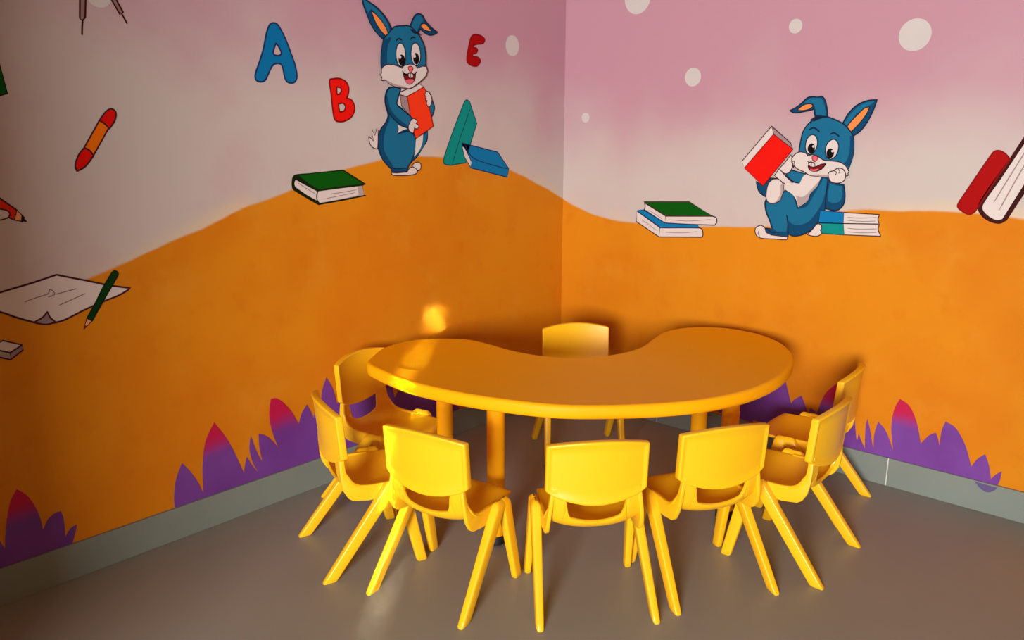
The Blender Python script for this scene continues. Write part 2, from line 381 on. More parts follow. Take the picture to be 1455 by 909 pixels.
# --- the standing rabbit
draw('L', 'painted_rabbit', 'painted blue cartoon rabbit standing and hugging a red book on the left wall', [
    ('o', 'deep_blue', 'navy', W, "1129,1574! 1144,1558 1153,1531 1151,1504 1142,1477 1141,1459 1156,1434 1181,1409 1194,1377 1196,1341 1185,1308 1165,1280 1133,1252! 1129,1239! 1049,1236! 1036,1261 1016,1280! 989,1298 955,1336 931,1364 927,1400! 991,1441! 1022,1464! 1074,1576!"),
    ('f', 'blue', "1123,1572! 1135,1558 1144,1531 1143,1504 1133,1477 1131,1457 1138,1436 1152,1413 1165,1377 1167,1335 1152,1303 1129,1274 1115,1252! 1105,1250 1055,1248! 1029,1276 1005,1308 994,1341 997,1370 1012,1389 1037,1399 1088,1390 1093,1413! 1017,1422! 1022,1464! 1074,1576!"),
    ('f', 'blue', "928,1398! 937,1364 959,1331 989,1303 1002,1294! 979,1317 958,1350 946,1386!"),
    ('l', 'navy', 0.004, "1094,1388 1078,1397 1037,1402 1006,1389 994,1356 1002,1318 1022,1282 1039,1257"), ('l', 'navy', 0.004, "1130,1258 1105,1252 1049,1252")], [
    ('tail', 'white bushy tail', [('o', 'white', 'outline', 0.004, "1194,1407! 1201,1413! 1211,1386! 1225,1410! 1225,1387! 1218,1365! 1243,1384! 1238,1355 1222,1339 1200,1333! 1196,1368!")]),
    ('belly', 'white belly fur', [('f', 'white', "975,1380! 953,1388! 960,1350 982,1317 1007,1298! 998,1337 993,1372"), ('f', 'white', "1092,1429! 1068,1420 1037,1413! 1068,1405 1094,1394! 1087,1411"),
        ('f', 'white', "1074,1569! 1043,1572! 1039,1524! 1025,1462! 1065,1495 1095,1509! 1085,1542")]),
    ('foot', 'white foot', [('o', 'white', 'outline', 0.004, "1020,1257 1010,1270 990,1275 973,1268 971,1252 981,1240 998,1242 1012,1251")]),
    ('foot', 'white foot', [('o', 'white', 'outline', 0.004, "1133,1237 1106,1235! 1049,1236! 1035,1251 1017,1256 998,1247 993,1233 1006,1225 1056,1222 1106,1224 1128,1228")]),
    ('arm', None, [('o', 'blue', 'navy', W, "903,1534! 892,1513 888,1494 902,1461! 921,1498!")]),
    ('red_book', 'red book hugged by the standing rabbit', [
        ('o', 'grey', 'outline', 0.004, "1076,1549! 1038,1540! 1021,1463! 1034,1472! 1070,1503!"),
        ('o', 'white', 'outline', 0.004, "1073,1558! 970,1593! 947,1580! 1040,1540! 1076,1547!"),
        ('o', 'orange_red', 'maroon', 0.004, "1038,1540! 947,1581! 935,1564! 897,1422! 997,1372! 1018,1431!")]),
    ('hand', 'white hand', [('o', 'white', 'outline', 0.004, "942,1550! 932,1564 915,1557 903,1536 907,1513 921,1500 933,1514 929,1526! 940,1531 933,1539!")]),
    ('arm', None, [('o', 'blue', 'navy', W, "1129,1574! 1096,1575 1073,1569! 1087,1537 1095,1509 1065,1487 1017,1457! 1026,1434 1037,1413! 1080,1429 1122,1457 1143,1484 1153,1518 1146,1554"),
        ('f', 'deep_blue', "1147,1549! 1150,1518 1142,1485 1120,1459 1080,1431 1038,1416! 1035,1424! 1073,1442 1109,1467 1131,1494 1139,1522")]),
    ('hand', 'white hand', [('o', 'white', 'outline', 0.004, "1033,1431 1019,1449 1003,1453 988,1441 996,1434! 980,1423 992,1409 1005,1413! 1013,1395 1031,1402 1038,1417"), ('l', 'outline', 0.003, "1010,1420 1002,1413 992,1413")]),
    ('ear', 'upright ear with orange lining', [('o', 'deep_blue', 'navy', W, "1255,1903! 1220,1887 1184,1871 1150,1846 1126,1820 1114,1797! 1115,1774 1158,1755! 1191,1779 1214,1805 1232,1839 1247,1870"),
        ('f', 'blue', "1250,1897! 1218,1882 1184,1865 1154,1842 1134,1818 1122,1792! 1123,1769 1134,1761! 1128,1769! 1144,1805 1176,1836 1209,1861 1219,1855! 1229,1846! 1240,1871"),
        ('o', 'ear_orange', 'navy', 0.004, "1213,1858! 1186,1843 1157,1819 1136,1791 1127,1762! 1148,1771 1173,1792 1194,1818")]),
    ('ear', 'folded ear with orange lining', [('o', 'deep_blue', 'navy', W, "1018,1813! 1005,1836 988,1859 968,1867 947,1862 934,1844 906,1823 884,1811 866,1804! 885,1794 913,1789 943,1798 962,1810! 978,1790! 1001,1790"),
        ('f', 'blue', "1008,1816! 998,1835 984,1854 968,1862 953,1858 944,1843 959,1828 969,1814! 980,1796! 1001,1798"),
        ('o', 'ear_orange', 'navy', 0.004, "958,1822 942,1832 925,1827 910,1814 895,1803! 924,1804 946,1810")]),
    ('head', None, [('o', 'blue', 'navy', W, "1112,1796! 1096,1807 1059,1813 1016,1814 979,1791 958,1770 942,1743 935,1708 936,1668 934,1648! 985,1622! 1093,1609! 1172,1641! 1173,1675 1168,1713 1157,1756!"),
        ('f', 'deep_blue', "1158,1752! 1167,1713 1171,1675 1169,1649! 1141,1658! 1142,1692 1135,1731 1116,1762! 1123,1766!"), ('f', 'navy', "1019,1804! 1001,1803 968,1792 957,1785! 980,1786 1001,1790!"),
        ('l', 'navy', 0.006, "1094,1753 1079,1763 1061,1758"), ('l', 'navy', 0.006, "1018,1763 1004,1773 990,1772")]),
    ('muzzle', 'white cheeks', [('o', 'white', 'outline', 0.004, "1172,1643! 1158,1655 1127,1662 1091,1658 1065,1650! 1054,1661 1027,1667 1000,1664 984,1654! 956,1663 934,1663! 926,1642! 933,1640! 935,1627! 958,1609 997,1585 1030,1572 1068,1574 1105,1577 1136,1588 1153,1601 1175,1598! 1171,1612! 1182,1621! 1173,1626!"),
        ('f', 'shade_white', "1153,1601! 1136,1589 1105,1578 1068,1575 1030,1573! 1068,1581 1105,1586 1130,1595")]),
    ('eye', None, [('o', 'white', 'navy', 0.004, "1046,1704 1047,1685 1054,1668 1064,1659 1075,1658 1086,1665 1093,1680 1096,1699 1094,1719 1088,1735 1078,1745 1067,1746 1056,1738 1049,1724"), ('f', 'black', "1049,1684 1050,1674 1054,1666 1061,1661 1069,1660 1076,1663 1082,1670 1084,1680 1083,1689 1079,1697 1072,1702 1064,1703 1057,1700 1052,1693"), ('f', 'white', "1069,1693 1070,1690 1072,1688 1074,1686 1077,1686 1080,1687 1081,1690 1082,1692 1081,1695 1079,1698 1077,1699 1074,1699 1071,1698 1070,1696")]),
    ('eye', None, [('o', 'white', 'navy', 0.004, "966,1711 967,1691 974,1675 984,1665 995,1664 1006,1672 1014,1687 1017,1706 1015,1725 1009,1742 999,1751 987,1752 977,1745 969,1730"), ('f', 'black', "974,1692 975,1682 979,1674 985,1669 992,1668 999,1672 1004,1680 1006,1689 1004,1699 1000,1708 994,1713 987,1713 981,1710 976,1702"), ('f', 'white', "992,1700 993,1698 995,1695 997,1694 1000,1694 1002,1695 1004,1697 1004,1700 1004,1703 1002,1705 999,1707 997,1707 994,1706 993,1703")]),
    ('mouth', 'open red mouth', [('f', 'white', "987,1649 991,1641 1002,1634 1017,1630 1034,1630 1049,1632 1059,1638 1063,1646 1059,1654 1048,1661 1033,1665 1016,1666 1001,1663 990,1657"), ('o', 'dark_red', 'black', 0.004, "1063,1629! 1039,1624 996,1631! 1002,1609 1016,1595 1033,1589 1050,1599 1058,1615"),
        ('f', 'pink', "1052,1603 1029,1609 1006,1606 1019,1593 1033,1590 1046,1595"), ('o', 'white', 'outline', 0.003, "1036,1632! 1011,1633! 1011,1617 1024,1614 1034,1617"),
        ('l', 'outline', 0.003, "1023,1632 1023,1615"), ('l', 'black', 0.004, "1068,1640 1059,1631 1042,1628 1025,1635 1007,1629 990,1640")]),
    ('nose', 'pink nose', [('o', 'pink', 'maroon', 0.003, "1036,1655 1022,1660 1010,1654 1014,1644 1023,1635 1032,1643")]),
])
# --- drawing things on the left wall
draw('L', 'painted_crayon', 'painted orange and red crayon slanting at the upper left of the left wall', [
    ('o', 'crayon_orange', 'outline', W, "2273,1442! 2247,1420! 2302,1338! 2327,1361!"),
    ('o', 'crayon_red', 'outline', W, "2273,1442! 2251,1468 2233,1477 2221,1466 2227,1442 2246,1417! 2258,1432"),
    ('o', 'crayon_red', 'outline', W, "2327,1361! 2313,1354 2302,1337! 2330,1306 2356,1292! 2358,1312 2345,1341")])
draw('L', 'painted_compass', 'painted grey drawing compass, its two pointed legs reaching down from the top edge', [
    ('o', 'metal', 'dark_brown', W, "2287,1819! 2243,1967! 2224,1970! 2270,1820! 2281,1739! 2290,1728! 2297,1734!"), ('l', 'dark_brown', 0.005, "2289,1732 2293,1710 2296,1687"),
    ('o', 'metal', 'dark_brown', W, "2215,1827! 2239,1968! 2221,1971! 2199,1828! 2167,1762! 2177,1755!"), ('l', 'dark_brown', 0.005, "2173,1760 2165,1744 2158,1730")])
draw('L', 'painted_book', 'corner of a painted dark green book at the far left edge', [('f', 'dark_green', "2666,1681! 2538,1716! 2525,1592! 2515,1514! 2536,1507! 2663,1472!"), ('f', 'green', "2660,1674! 2544,1705! 2526,1584! 2519,1517! 2657,1479!")])
draw('L', 'painted_pencil', 'painted red pencil held by white fingers at the left edge of the left wall', [
    ('o', 'pencil_red', 'outline', W, "2669,1317! 2572,1225! 2533,1189! 2543,1161! 2593,1195! 2686,1287!"), ('o', 'wood', 'outline', 0.004, "2533,1189! 2516,1166! 2523,1155! 2543,1161!"), ('f', 'black', "2523,1173! 2509,1152! 2526,1156!")], [
    ('hand', 'white fingers', [('o', 'white', 'outline', 0.004, "2644,1209 2610,1203 2564,1192 2553,1182 2560,1169 2598,1162 2644,1162 2664,1184")])])
draw('L', 'painted_paper', 'painted sheet of white paper with scribbles and a curled corner on the left wall', [
    ('o', 'white', 'outline', 0.006, "2723,936! 2606,957! 2517,973! 2449,988! 2407,973 2364,958 2301,935 2233,915! 2271,898 2323,885 2381,868 2441,847 2472,843 2503,844 2532,856 2573,877 2613,900 2666,919 2723,933!"),
    ('o', 'grey', 'outline', 0.005, "2488,880! 2482,861 2468,844! 2497,842 2529,854! 2503,865"),
    ('l', 'metal', 0.003, "2547,919 2514,927 2480,934 2472,947 2461,930 2481,924"), ('l', 'metal', 0.003, "2459,929 2431,933 2397,938"), ('l', 'metal', 0.003, "2454,894 2418,905 2373,919")])
draw('L', 'painted_pencil', 'painted dark green pencil lying across the painted paper', [
    ('o', 'wood', 'outline', 0.004, "2378,839! 2362,830! 2391,806!"), ('f', 'dark_red', "2386,820! 2379,815! 2392,805!"),
    ('o', 'pencil_green', 'dark_green', 0.004, "2287,972 2277,978 2268,971 2270,960 2323,886! 2363,829! 2378,839! 2346,886! 2318,931!")])
draw('L', 'painted_eraser', 'painted white block eraser under the painted paper', [
    ('o', 'white', 'outline', W, "2651,798! 2617,815! 2568,792! 2602,775!"), ('o', 'grey', 'outline', W, "2568,792! 2568,776! 2604,754! 2602,775!"), ('o', 'shade_white', 'outline', W, "2651,798! 2602,775! 2604,754! 2653,778!")])
# --- right wall: stack of books, reading rabbit, leaning books
draw('R', 'painted_book', 'painted blue book with white pages at the bottom of the stack on the right wall', [
    ('o', 'white', 'outline', W, "453,1027! 585,958! 582,914! 454,975!"), ('o', 'white', 'outline', W, "585,957! 791,974 809,966 813,942 807,933! 583,914!"),
    ('o', 'book_blue', 'letter_line', W, "453,1028! 492,1035! 612,982! 784,987! 793,975! 588,959!"),
    ('l', 'grey', 0.003, "614,939 705,944 786,957"), ('l', 'grey', 0.003, "482,987 527,966 571,941")])
draw('R', 'painted_book', 'painted green book with white pages on top of the stack on the right wall', [
    ('o', 'white', 'outline', W, "493,1069! 613,1015! 612,981! 495,1036! 499,1053"), ('o', 'white', 'outline', W, "614,1014! 857,1032! 875,1025 878,1006 869,993! 612,979!"),
    ('o', 'green', 'outline', W, "491,1073! 734,1088! 858,1032! 614,1016!"),
    ('l', 'grey', 0.003, "633,999 736,1001 848,1017"), ('l', 'grey', 0.003, "520,1036 560,1018 597,999")])
draw('R', 'painted_book', 'upper painted blue book lying behind the reading rabbit', [
    ('o', 'white', 'outline', 0.004, "1436,1090! 1574,1092! 1570,1073 1577,1055! 1438,1046!"), ('o', 'book_blue', 'letter_line', 0.004, "1340,1092! 1436,1090! 1438,1046! 1338,1041!"),
    ('l', 'grey', 0.003, "1451,1072 1504,1073 1566,1080"), ('l', 'grey', 0.003, "1452,1060 1506,1060 1565,1066")])
draw('R', 'painted_book', 'lower painted teal book lying behind the reading rabbit', [
    ('o', 'white', 'outline', 0.004, "1438,1046! 1577,1055! 1575,1033 1588,1008! 1445,1001!"), ('o', 'teal', 'teal_line', 0.004, "1338,1041! 1438,1046! 1446,1001! 1342,998!"),
    ('l', 'grey', 0.003, "1455,1029 1509,1029 1570,1036"), ('l', 'grey', 0.003, "1457,1015 1510,1015 1572,1022")])
draw('R', 'painted_rabbit', 'painted blue cartoon rabbit sitting and reading a red book on the right wall', [
    ('o', 'deep_blue', 'navy', W, "1184,1165! 1220,1153 1234,1123 1245,1097! 1280,1123 1294,1157 1324,1205 1332,1238! 1378,1218! 1367,1186 1363,1131 1357,1090 1338,1047 1307,1008 1272,985 1234,977 1213,985! 1213,970! 1163,969 1117,976 1110,1000! 1139,999! 1126,1033 1107,1069 1099,1109 1111,1130! 1163,1130!"),
    ('f', 'blue', "1184,1160! 1215,1150 1231,1117 1244,1090! 1282,1104 1304,1144 1330,1195 1342,1222! 1356,1217! 1355,1174 1345,1124 1319,1073 1288,1037 1242,1025 1212,1037 1199,1064! 1206,1019! 1203,993! 1162,990! 1146,1000! 1131,1033 1113,1069 1106,1103 1118,1124! 1163,1130!"),
    ('l', 'navy', 0.005, "1199,1064 1208,1025 1211,984"), ('l', 'navy', 0.004, "1112,1000 1138,985 1174,988") ], [
    ('foot', 'white foot', [('o', 'white', 'outline', 0.004, "1064,980 1066,998 1087,1010 1106,1004! 1114,982! 1139,973! 1212,971! 1206,959 1152,957 1097,955 1073,963"), ('l', 'outline', 0.003, "1082,986 1078,974 1087,963")]),
    ('foot', 'white foot', [('o', 'white', 'outline', 0.004, "1295,988! 1318,1017 1331,1035 1348,1034 1353,1020 1348,1012! 1355,999 1338,986 1315,985")]),
    ('arm', None, [('o', 'deep_blue', 'navy', W, "1362,1212! 1396,1203 1426,1200! 1435,1157 1431,1119 1406,1096 1361,1100! 1359,1153"), ('f', 'blue', "1370,1202! 1397,1195 1418,1194! 1424,1162 1416,1134 1392,1125 1367,1131! 1366,1164")]),
    ('arm', None, [('o', 'deep_blue', 'navy', W, "1053,1195! 1086,1178! 1117,1212! 1150,1214! 1111,1172! 1103,1131! 1070,1153")]),
    ('arm', None, [('o', 'blue', 'navy', W, "1203,1249! 1268,1235! 1246,1195! 1216,1203 1183,1227!"), ('o', 'white', 'outline', 0.004, "1153,1253! 1185,1221 1217,1197! 1181,1192 1134,1223!")]),
    ('belly', 'white belly fur', [('f', 'white', "1245,1195! 1265,1232 1305,1231 1332,1224! 1320,1189 1294,1157 1284,1126 1248,1098! 1236,1129 1214,1153 1182,1169! 1183,1193! 1216,1196"),
        ('f', 'shade_white', "1235,1143! 1267,1144 1298,1177 1329,1213! 1320,1189 1294,1157 1284,1126 1248,1098!")]),
    ('red_book', 'red book held up by the reading rabbit', [
        ('o', 'white', 'outline', 0.004, "1106,1425! 1117,1392! 997,1249! 982,1277!"), ('o', 'grey', 'outline', 0.004, "1106,1425! 1194,1358! 1206,1333! 1117,1392!"),
        ('o', 'red', 'maroon', 0.004, "1117,1392! 1206,1332! 1087,1178! 996,1249!")]),
    ('foot', 'white raised foot', [('o', 'white', 'outline', 0.004, "1104,1138 1109,1184 1127,1206 1144,1210 1156,1208 1174,1192 1178,1159 1168,1124 1140,1107 1113,1113"), ('f', 'shade_white', "1168,1124! 1177,1159 1173,1190! 1165,1186 1167,1153 1152,1118 1134,1108! 1141,1108")]),
    ('hand', 'white hand', [('o', 'white', 'outline', 0.004, "1200,1311! 1210,1288 1210,1261 1198,1238 1178,1234 1153,1252! 1177,1279!")]),
    ('ear', 'folded ear with orange lining', [('o', 'deep_blue', 'navy', W, "1340,1457! 1333,1497 1322,1527 1308,1541 1290,1538 1272,1541 1249,1536 1226,1514 1202,1497 1180,1487! 1204,1478 1241,1483 1270,1489 1281,1493! 1286,1471 1294,1453! 1319,1447!"),
        ('f', 'blue', "1332,1459! 1325,1498 1314,1523 1301,1534 1274,1535 1254,1530 1235,1514! 1276,1514! 1284,1498 1295,1463!"), ('o', 'ear_orange', 'navy', 0.004, "1211,1488! 1227,1502 1247,1512 1268,1512 1275,1503 1261,1492 1237,1487")]),
    ('ear', 'upright ear with orange lining', [('o', 'deep_blue', 'navy', W, "1400,1435! 1420,1474 1448,1504 1485,1521 1524,1525! 1514,1488 1496,1443 1473,1409 1448,1389! 1421,1378!"),
        ('f', 'blue', "1407,1435! 1425,1468 1453,1498 1485,1515 1513,1519! 1508,1511! 1451,1474! 1417,1420!"), ('o', 'ear_orange', 'navy', 0.004, "1412,1402! 1424,1432 1452,1466 1480,1494 1499,1498! 1490,1473 1470,1442 1445,1413 1431,1402")]),
    ('head', None, [('o', 'blue', 'navy', W, "1336,1463! 1371,1451 1402,1436 1426,1416 1447,1388 1453,1351 1453,1312 1442,1265! 1386,1247! 1278,1259! 1235,1315! 1234,1327 1237,1363 1244,1403 1262,1433 1280,1449! 1270,1449! 1285,1458! 1297,1465"),
        ('f', 'deep_blue', "1447,1388! 1453,1351 1453,1312 1443,1268! 1423,1280! 1436,1312 1438,1351 1434,1389!"), ('f', 'navy', "1273,1449! 1285,1458 1293,1465! 1330,1463 1342,1459! 1318,1456 1298,1449 1286,1443!"),
        ('l', 'navy', 0.006, "1268,1411 1289,1419 1313,1403"), ('l', 'navy', 0.006, "1356,1394 1372,1400 1394,1386")]),
    ('muzzle', 'white cheeks', [('o', 'white', 'outline', 0.004, "1206,1296! 1218,1313 1238,1323 1262,1319 1273,1308! 1290,1313 1311,1309 1341,1293 1374,1291 1406,1287 1431,1272 1445,1250! 1440,1245! 1443,1237! 1427,1233 1411,1233 1363,1227 1326,1228 1288,1231 1264,1243! 1231,1256 1219,1267! 1217,1257! 1213,1275! 1207,1281!"),
        ('l', 'outline', 0.003, "1210,1281 1217,1286 1221,1265"), ('f', 'shade_white', "1288,1231! 1326,1228 1363,1227 1411,1233! 1363,1234 1321,1236")]),
    ('eye', None, [('o', 'white', 'navy', 0.004, "1308,1349 1303,1333 1295,1321 1284,1315 1274,1317 1265,1326 1260,1341 1260,1358 1264,1374 1273,1387 1284,1392 1294,1390 1303,1381 1308,1366"), ('f', 'black', "1300,1336 1298,1327 1294,1321 1288,1317 1281,1318 1275,1323 1271,1330 1270,1339 1272,1348 1277,1354 1283,1358 1290,1357 1296,1352 1299,1345"), ('f', 'white', "1298,1346 1298,1344 1297,1342 1295,1341 1293,1341 1291,1342 1289,1344 1288,1346 1289,1348 1290,1350 1292,1351 1294,1351 1296,1350 1298,1348")]),
    ('eye', None, [('o', 'white', 'navy', 0.004, "1394,1332 1389,1315 1380,1304 1369,1298 1358,1301 1349,1310 1344,1325 1344,1342 1349,1359 1359,1370 1370,1375 1381,1373 1390,1363 1395,1349"), ('f', 'black', "1379,1319 1377,1311 1373,1305 1367,1302 1360,1302 1354,1307 1350,1314 1349,1322 1351,1331 1355,1337 1362,1340 1368,1339 1374,1335 1378,1327"), ('f', 'white', "1378,1329 1377,1327 1376,1326 1374,1325 1372,1325 1370,1325 1368,1327 1367,1329 1368,1331 1369,1333 1371,1334 1373,1334 1376,1333 1377,1331")]),
    ('mouth', 'open red mouth', [('o', 'dark_red', 'black', 0.004, "1278,1269! 1306,1265 1330,1276 1351,1280! 1338,1261 1317,1249 1295,1249 1283,1257"), ('f', 'pink', "1287,1256 1303,1255 1323,1259 1313,1249 1296,1249"),
        ('o', 'white', 'outline', 0.003, "1278,1281! 1290,1285 1306,1277! 1305,1265 1285,1268"), ('l', 'outline', 0.003, "1291,1283 1292,1266"), ('l', 'outline', 0.003, "1274,1287 1284,1282 1296,1282 1306,1287")]),
    ('nose', 'pink nose', [('o', 'pink', 'maroon', 0.003, "1292,1304 1302,1310 1316,1304 1314,1295 1306,1286 1296,1292")]),
    ('hand', 'white paw under the cheek', [('o', 'white', 'outline', 0.004, "1364,1234 1369,1248 1385,1253 1397,1262 1416,1263 1430,1250 1434,1230 1426,1213 1404,1205 1377,1210"), ('l', 'outline', 0.003, "1385,1253 1396,1248 1393,1236"), ('l', 'outline', 0.003, "1403,1261 1409,1252 1406,1243")]),
])
draw('R', 'painted_book', 'painted red closed book leaning at the right edge of the right wall', [
    ('o', 'deep_red', 'maroon', W, "1937,1335 1954,1345 1976,1336 1995,1316! 1960,1246! 1907,1128! 1889,1115 1861,1127 1846,1146 1865,1190!")])
draw('R', 'painted_book', 'painted white book with dark cover leaning beside the red painted book', [
    ('f', 'dark_brown', "2236,1843! 2043,1428! 1993,1319! 1939,1215! 1913,1150 1924,1118 1953,1096 1988,1089 2011,1103! 2068,1233! 2304,1766!"),
    ('f', 'white', "2232,1800! 2046,1400! 1970,1237! 1933,1163 1930,1137 1951,1115 1978,1102 1996,1107! 2063,1267! 2283,1752!"),
    ('l', 'grey', 0.004, "2074,1428 2013,1285 1962,1163"), ('l', 'grey', 0.004, "2092,1411 2037,1286 1982,1136")])
# --- white bubbles in the painted sky
for side, s, z, r in [('L', 0.391, 1.781, 0.046), ('L', 2.235, 1.808, 0.038), ('R', 0.415, 1.99, 0.07), ('R', 1.175, 1.815, 0.028), ('R', 1.633, 1.753, 0.057), ('R', 0.721, 1.634, 0.04), ('R', 0.134, 1.462, 0.024)]:
    b = Brush(side)
    b.poly('bubble', [(s + r * cos(2 * pi * k / 28), z + r * sin(2 * pi * k / 28)) for k in range(28)])
    b.done('painted_bubble', wall_left if side == 'L' else wall_right)

# --- purple leaves along the skirting: every leaf its own piece
def leaf(side, text, tip):
    b = Brush(side); b.level = 1 + len([c for c in (wall_left if side == 'L' else wall_right).children if c.name.startswith('painted_leaf')]) % 40
    pts = spline(read(text), True, 6)
    b.poly(LEAF, pts)
    o = b.done('painted_leaf', wall_left if side == 'L' else wall_right)
    z1 = max(p[1] for p in pts); z0 = SK_H
    at = o.data.attributes.new('tip', 'FLOAT', 'POINT')
    for i, v in enumerate(o.data.vertices):
        at.data[i].value = max(0.0, (v.co.z - z0) / (z1 - z0)) * tip
    if tip: o['label'] = 'purple painted leaf with a crimson tip'
for text, tip in (
    ("2732,257! 2710,233! 2701,206! 2684,151! 2677,95! 2751,111!", 0),
    ("2700,113! 2689,194 2677,258 2658,320 2637,353! 2610,319 2590,265 2582,195 2589,105!", 1),
    ("2617,93! 2599,166! 2582,195! 2565,224 2543,238 2524,239! 2519,207 2522,143 2532,90!", 0),
    ("2542,86! 2522,147! 2505,169 2482,178! 2493,144 2510,101 2515,87!", 0),
    ("2162,108! 2160,161 2147,222 2120,274! 2092,231 2066,177 2049,117! 2051,95!", 0),
    ("2058,98! 2051,168 2047,238 2028,326 1989,389! 1946,315 1911,227 1879,128! 1874,89!", 1),
    ("1898,97! 1887,173 1872,221! 1855,184 1829,140! 1825,91!", 0),
    ("1849,99! 1832,149! 1851,194 1859,248 1850,296! 1837,251 1825,214 1810,179! 1804,103!", 0),
    ("1829,102! 1810,181! 1818,240 1817,297! 1785,278 1753,240 1735,206! 1727,107!", 0),
    ("1753,105! 1735,206! 1753,264 1765,319 1766,375 1755,419! 1730,414 1701,388 1668,342 1641,286! 1637,97!", 1),
    ("1664,96! 1641,288! 1625,326 1599,356! 1584,325 1572,293! 1560,92!", 0),
    ("1599,95! 1572,293! 1561,326 1545,352! 1533,304 1523,212! 1515,88!", 0),
    ("1560,104! 1540,265! 1529,381 1502,445! 1474,391 1452,301! 1427,109!", 0),
    ("1480,110! 1458,318! 1424,367 1386,406! 1352,362 1326,299! 1317,102!", 0),
    ("1373,103! 1341,303! 1302,417 1240,459! 1182,390 1155,269! 1122,90!", 0),
    ("1210,102! 1163,265! 1093,338 1030,369! 965,291 917,178! 875,88!", 0),
    ("989,92! 943,185! 906,240 853,265! 795,199 751,83!", 0),
    ): leaf('L', text, tip)
for text, tip in (
    ("941,128! 957,218! 999,329! 1058,281 1096,223! 1117,120!", 0),
    ("1048,130! 1084,206! 1110,319 1132,372! 1165,291! 1191,132!", 0),
    ("1161,131! 1168,213! 1164,304 1196,402! 1244,363 1289,241! 1308,129!", 0),
    ("1266,132! 1280,233! 1297,269 1329,296! 1348,258 1371,210! 1384,123!", 0),
    ("1355,132! 1361,214! 1373,252! 1399,236 1420,209! 1440,125!", 0),
    ("1399,127! 1402,236! 1428,324 1478,388! 1516,356 1557,262! 1582,125!", 1),
    ("1373,184! 1429,179! 1590,159! 1597,92! 1381,90!", 0), ("1558,111! 1562,154! 1568,171! 1578,153! 1598,117!", 0), ("1578,106! 1579,158! 1582,191! 1596,161 1616,125! 1621,108!", 0),
    ("1614,106! 1611,156! 1607,216 1610,261! 1626,216 1643,150! 1653,107!", 0),
    ("1642,106! 1646,146! 1644,201 1653,259! 1682,234 1707,190 1722,151! 1732,109!", 0),
    ("1725,107! 1720,166! 1706,247 1709,322 1726,373! 1764,352 1797,294 1821,213! 1841,111!", 1),
    ("1824,106! 1823,212! 1847,249 1871,268! 1883,239 1892,203! 1913,112!", 0),
    ("1897,107! 1889,217! 1890,279 1900,321! 1938,303 1977,246 2007,169! 2027,113!", 0),
    ("2000,109! 2009,169! 2025,202 2048,228! 2066,186 2078,138! 2087,108!", 0),
    ("2068,106! 2078,135! 2091,157 2109,176! 2108,142 2099,107!", 0),
    ): leaf('R', text, tip)

# a little purple overspray that ran down onto the right skirting
b = Brush('R'); b.level = (SK_T + 0.0002) / STEP
b.poly(lin_paint('purple_overspray', (96, 84, 128)), spline(read("2025,115! 2051,114 2087,113 2104,113! 2096,99 2076,85 2052,91"), True, 5))
b.done('paint_smear', baseboard_right, 'purple paint smear on the grey skirting tile')

# ------------------------------------------------------------------ kidney table
TOP = [(0.296, -1.525), (0.234, -1.452), (0.172, -1.343), (0.161, -1.242), (0.187, -1.15), (0.264, -1.064), (0.345, -1.021), (0.463, -1.019), (0.565, -1.027), (0.683, -1.016), (0.788, -0.974), (0.864, -0.897), (0.912, -0.78), (0.922, -0.673), (0.907, -0.584), (0.876, -0.473), (0.857, -0.36), (0.88, -0.254), (0.939, -0.175), (1.045, -0.121), (1.181, -0.131), (1.307, -0.203), (1.392, -0.3), (1.451, -0.408), (1.494, -0.554), (1.513, -0.709), (1.498, -0.89), (1.438, -1.062), (1.344, -1.207), (1.222, -1.34), (1.099, -1.435), (0.925, -1.509), (0.772, -1.551), (0.587, -1.574), (0.388, -1.552)]
TABLE_Z = 0.57
def inset_loop(P, d):
    out = []; n = len(P)
    for i in range(n):
        a, b = P[i - 1], P[(i + 1) % n]; dx, dy = b[0] - a[0], b[1] - a[1]; l = math.hypot(dx, dy) or 1
        out.append((P[i][0] + dy / l * d * ORIENT, P[i][1] - dx / l * d * ORIENT))
    return out
loop = spline([(p[0], p[1], False) for p in TOP], True, 4)
area2 = sum(a[0] * b[1] - b[0] * a[1] for a, b in zip(loop, loop[1:] + loop[:1]))
ORIENT = -1 if area2 > 0 else 1
tcx = sum(p[0] for p in loop) / len(loop); tcy = sum(p[1] for p in loop) / len(loop)
table = bpy.data.objects.new('kidney_table', None); link(table)
table.location = (tcx, tcy, 0)
table['label'] = 'low yellow kidney-shaped plastic table in the corner, ringed by small chairs'; table['category'] = 'table'
bm = bmesh.new()
rings = []
for z, d in ((-0.046, 0.016), (-0.046, 0.006), (-0.041, 0.001), (-0.030, 0.0), (-0.014, 0.0), (-0.006, 0.002), (-0.0015, 0.007), (0.0, 0.014), (-0.0008, 0.020), (-0.001, 0.026)):
    rings.append([(p[0] - tcx, p[1] - tcy, TABLE_Z + z) for p in inset_loop(loop, d)])
vs = [[bm.verts.new(p) for p in r] for r in rings]
n = len(loop)
for a, b in zip(vs, vs[1:]):
    for i in range(n): bm.faces.new((a[i], a[(i + 1) % n], b[(i + 1) % n], b[i]))
for ring, flip in ((vs[0], 1), (vs[-1], 0)):
    for t in tessellate_polygon([[v.co.copy() for v in ring]]):
        try: bm.faces.new([ring[i] for i in t])
        except ValueError: pass
bmesh.ops.recalc_face_normals(bm, faces=bm.faces)
mesh_obj('tabletop', bm, TABLE_PLASTIC, table, 50)
def circle(r, z, n=24): return [(r * cos(2 * pi * k / n), r * sin(2 * pi * k / n), z) for k in range(n)]
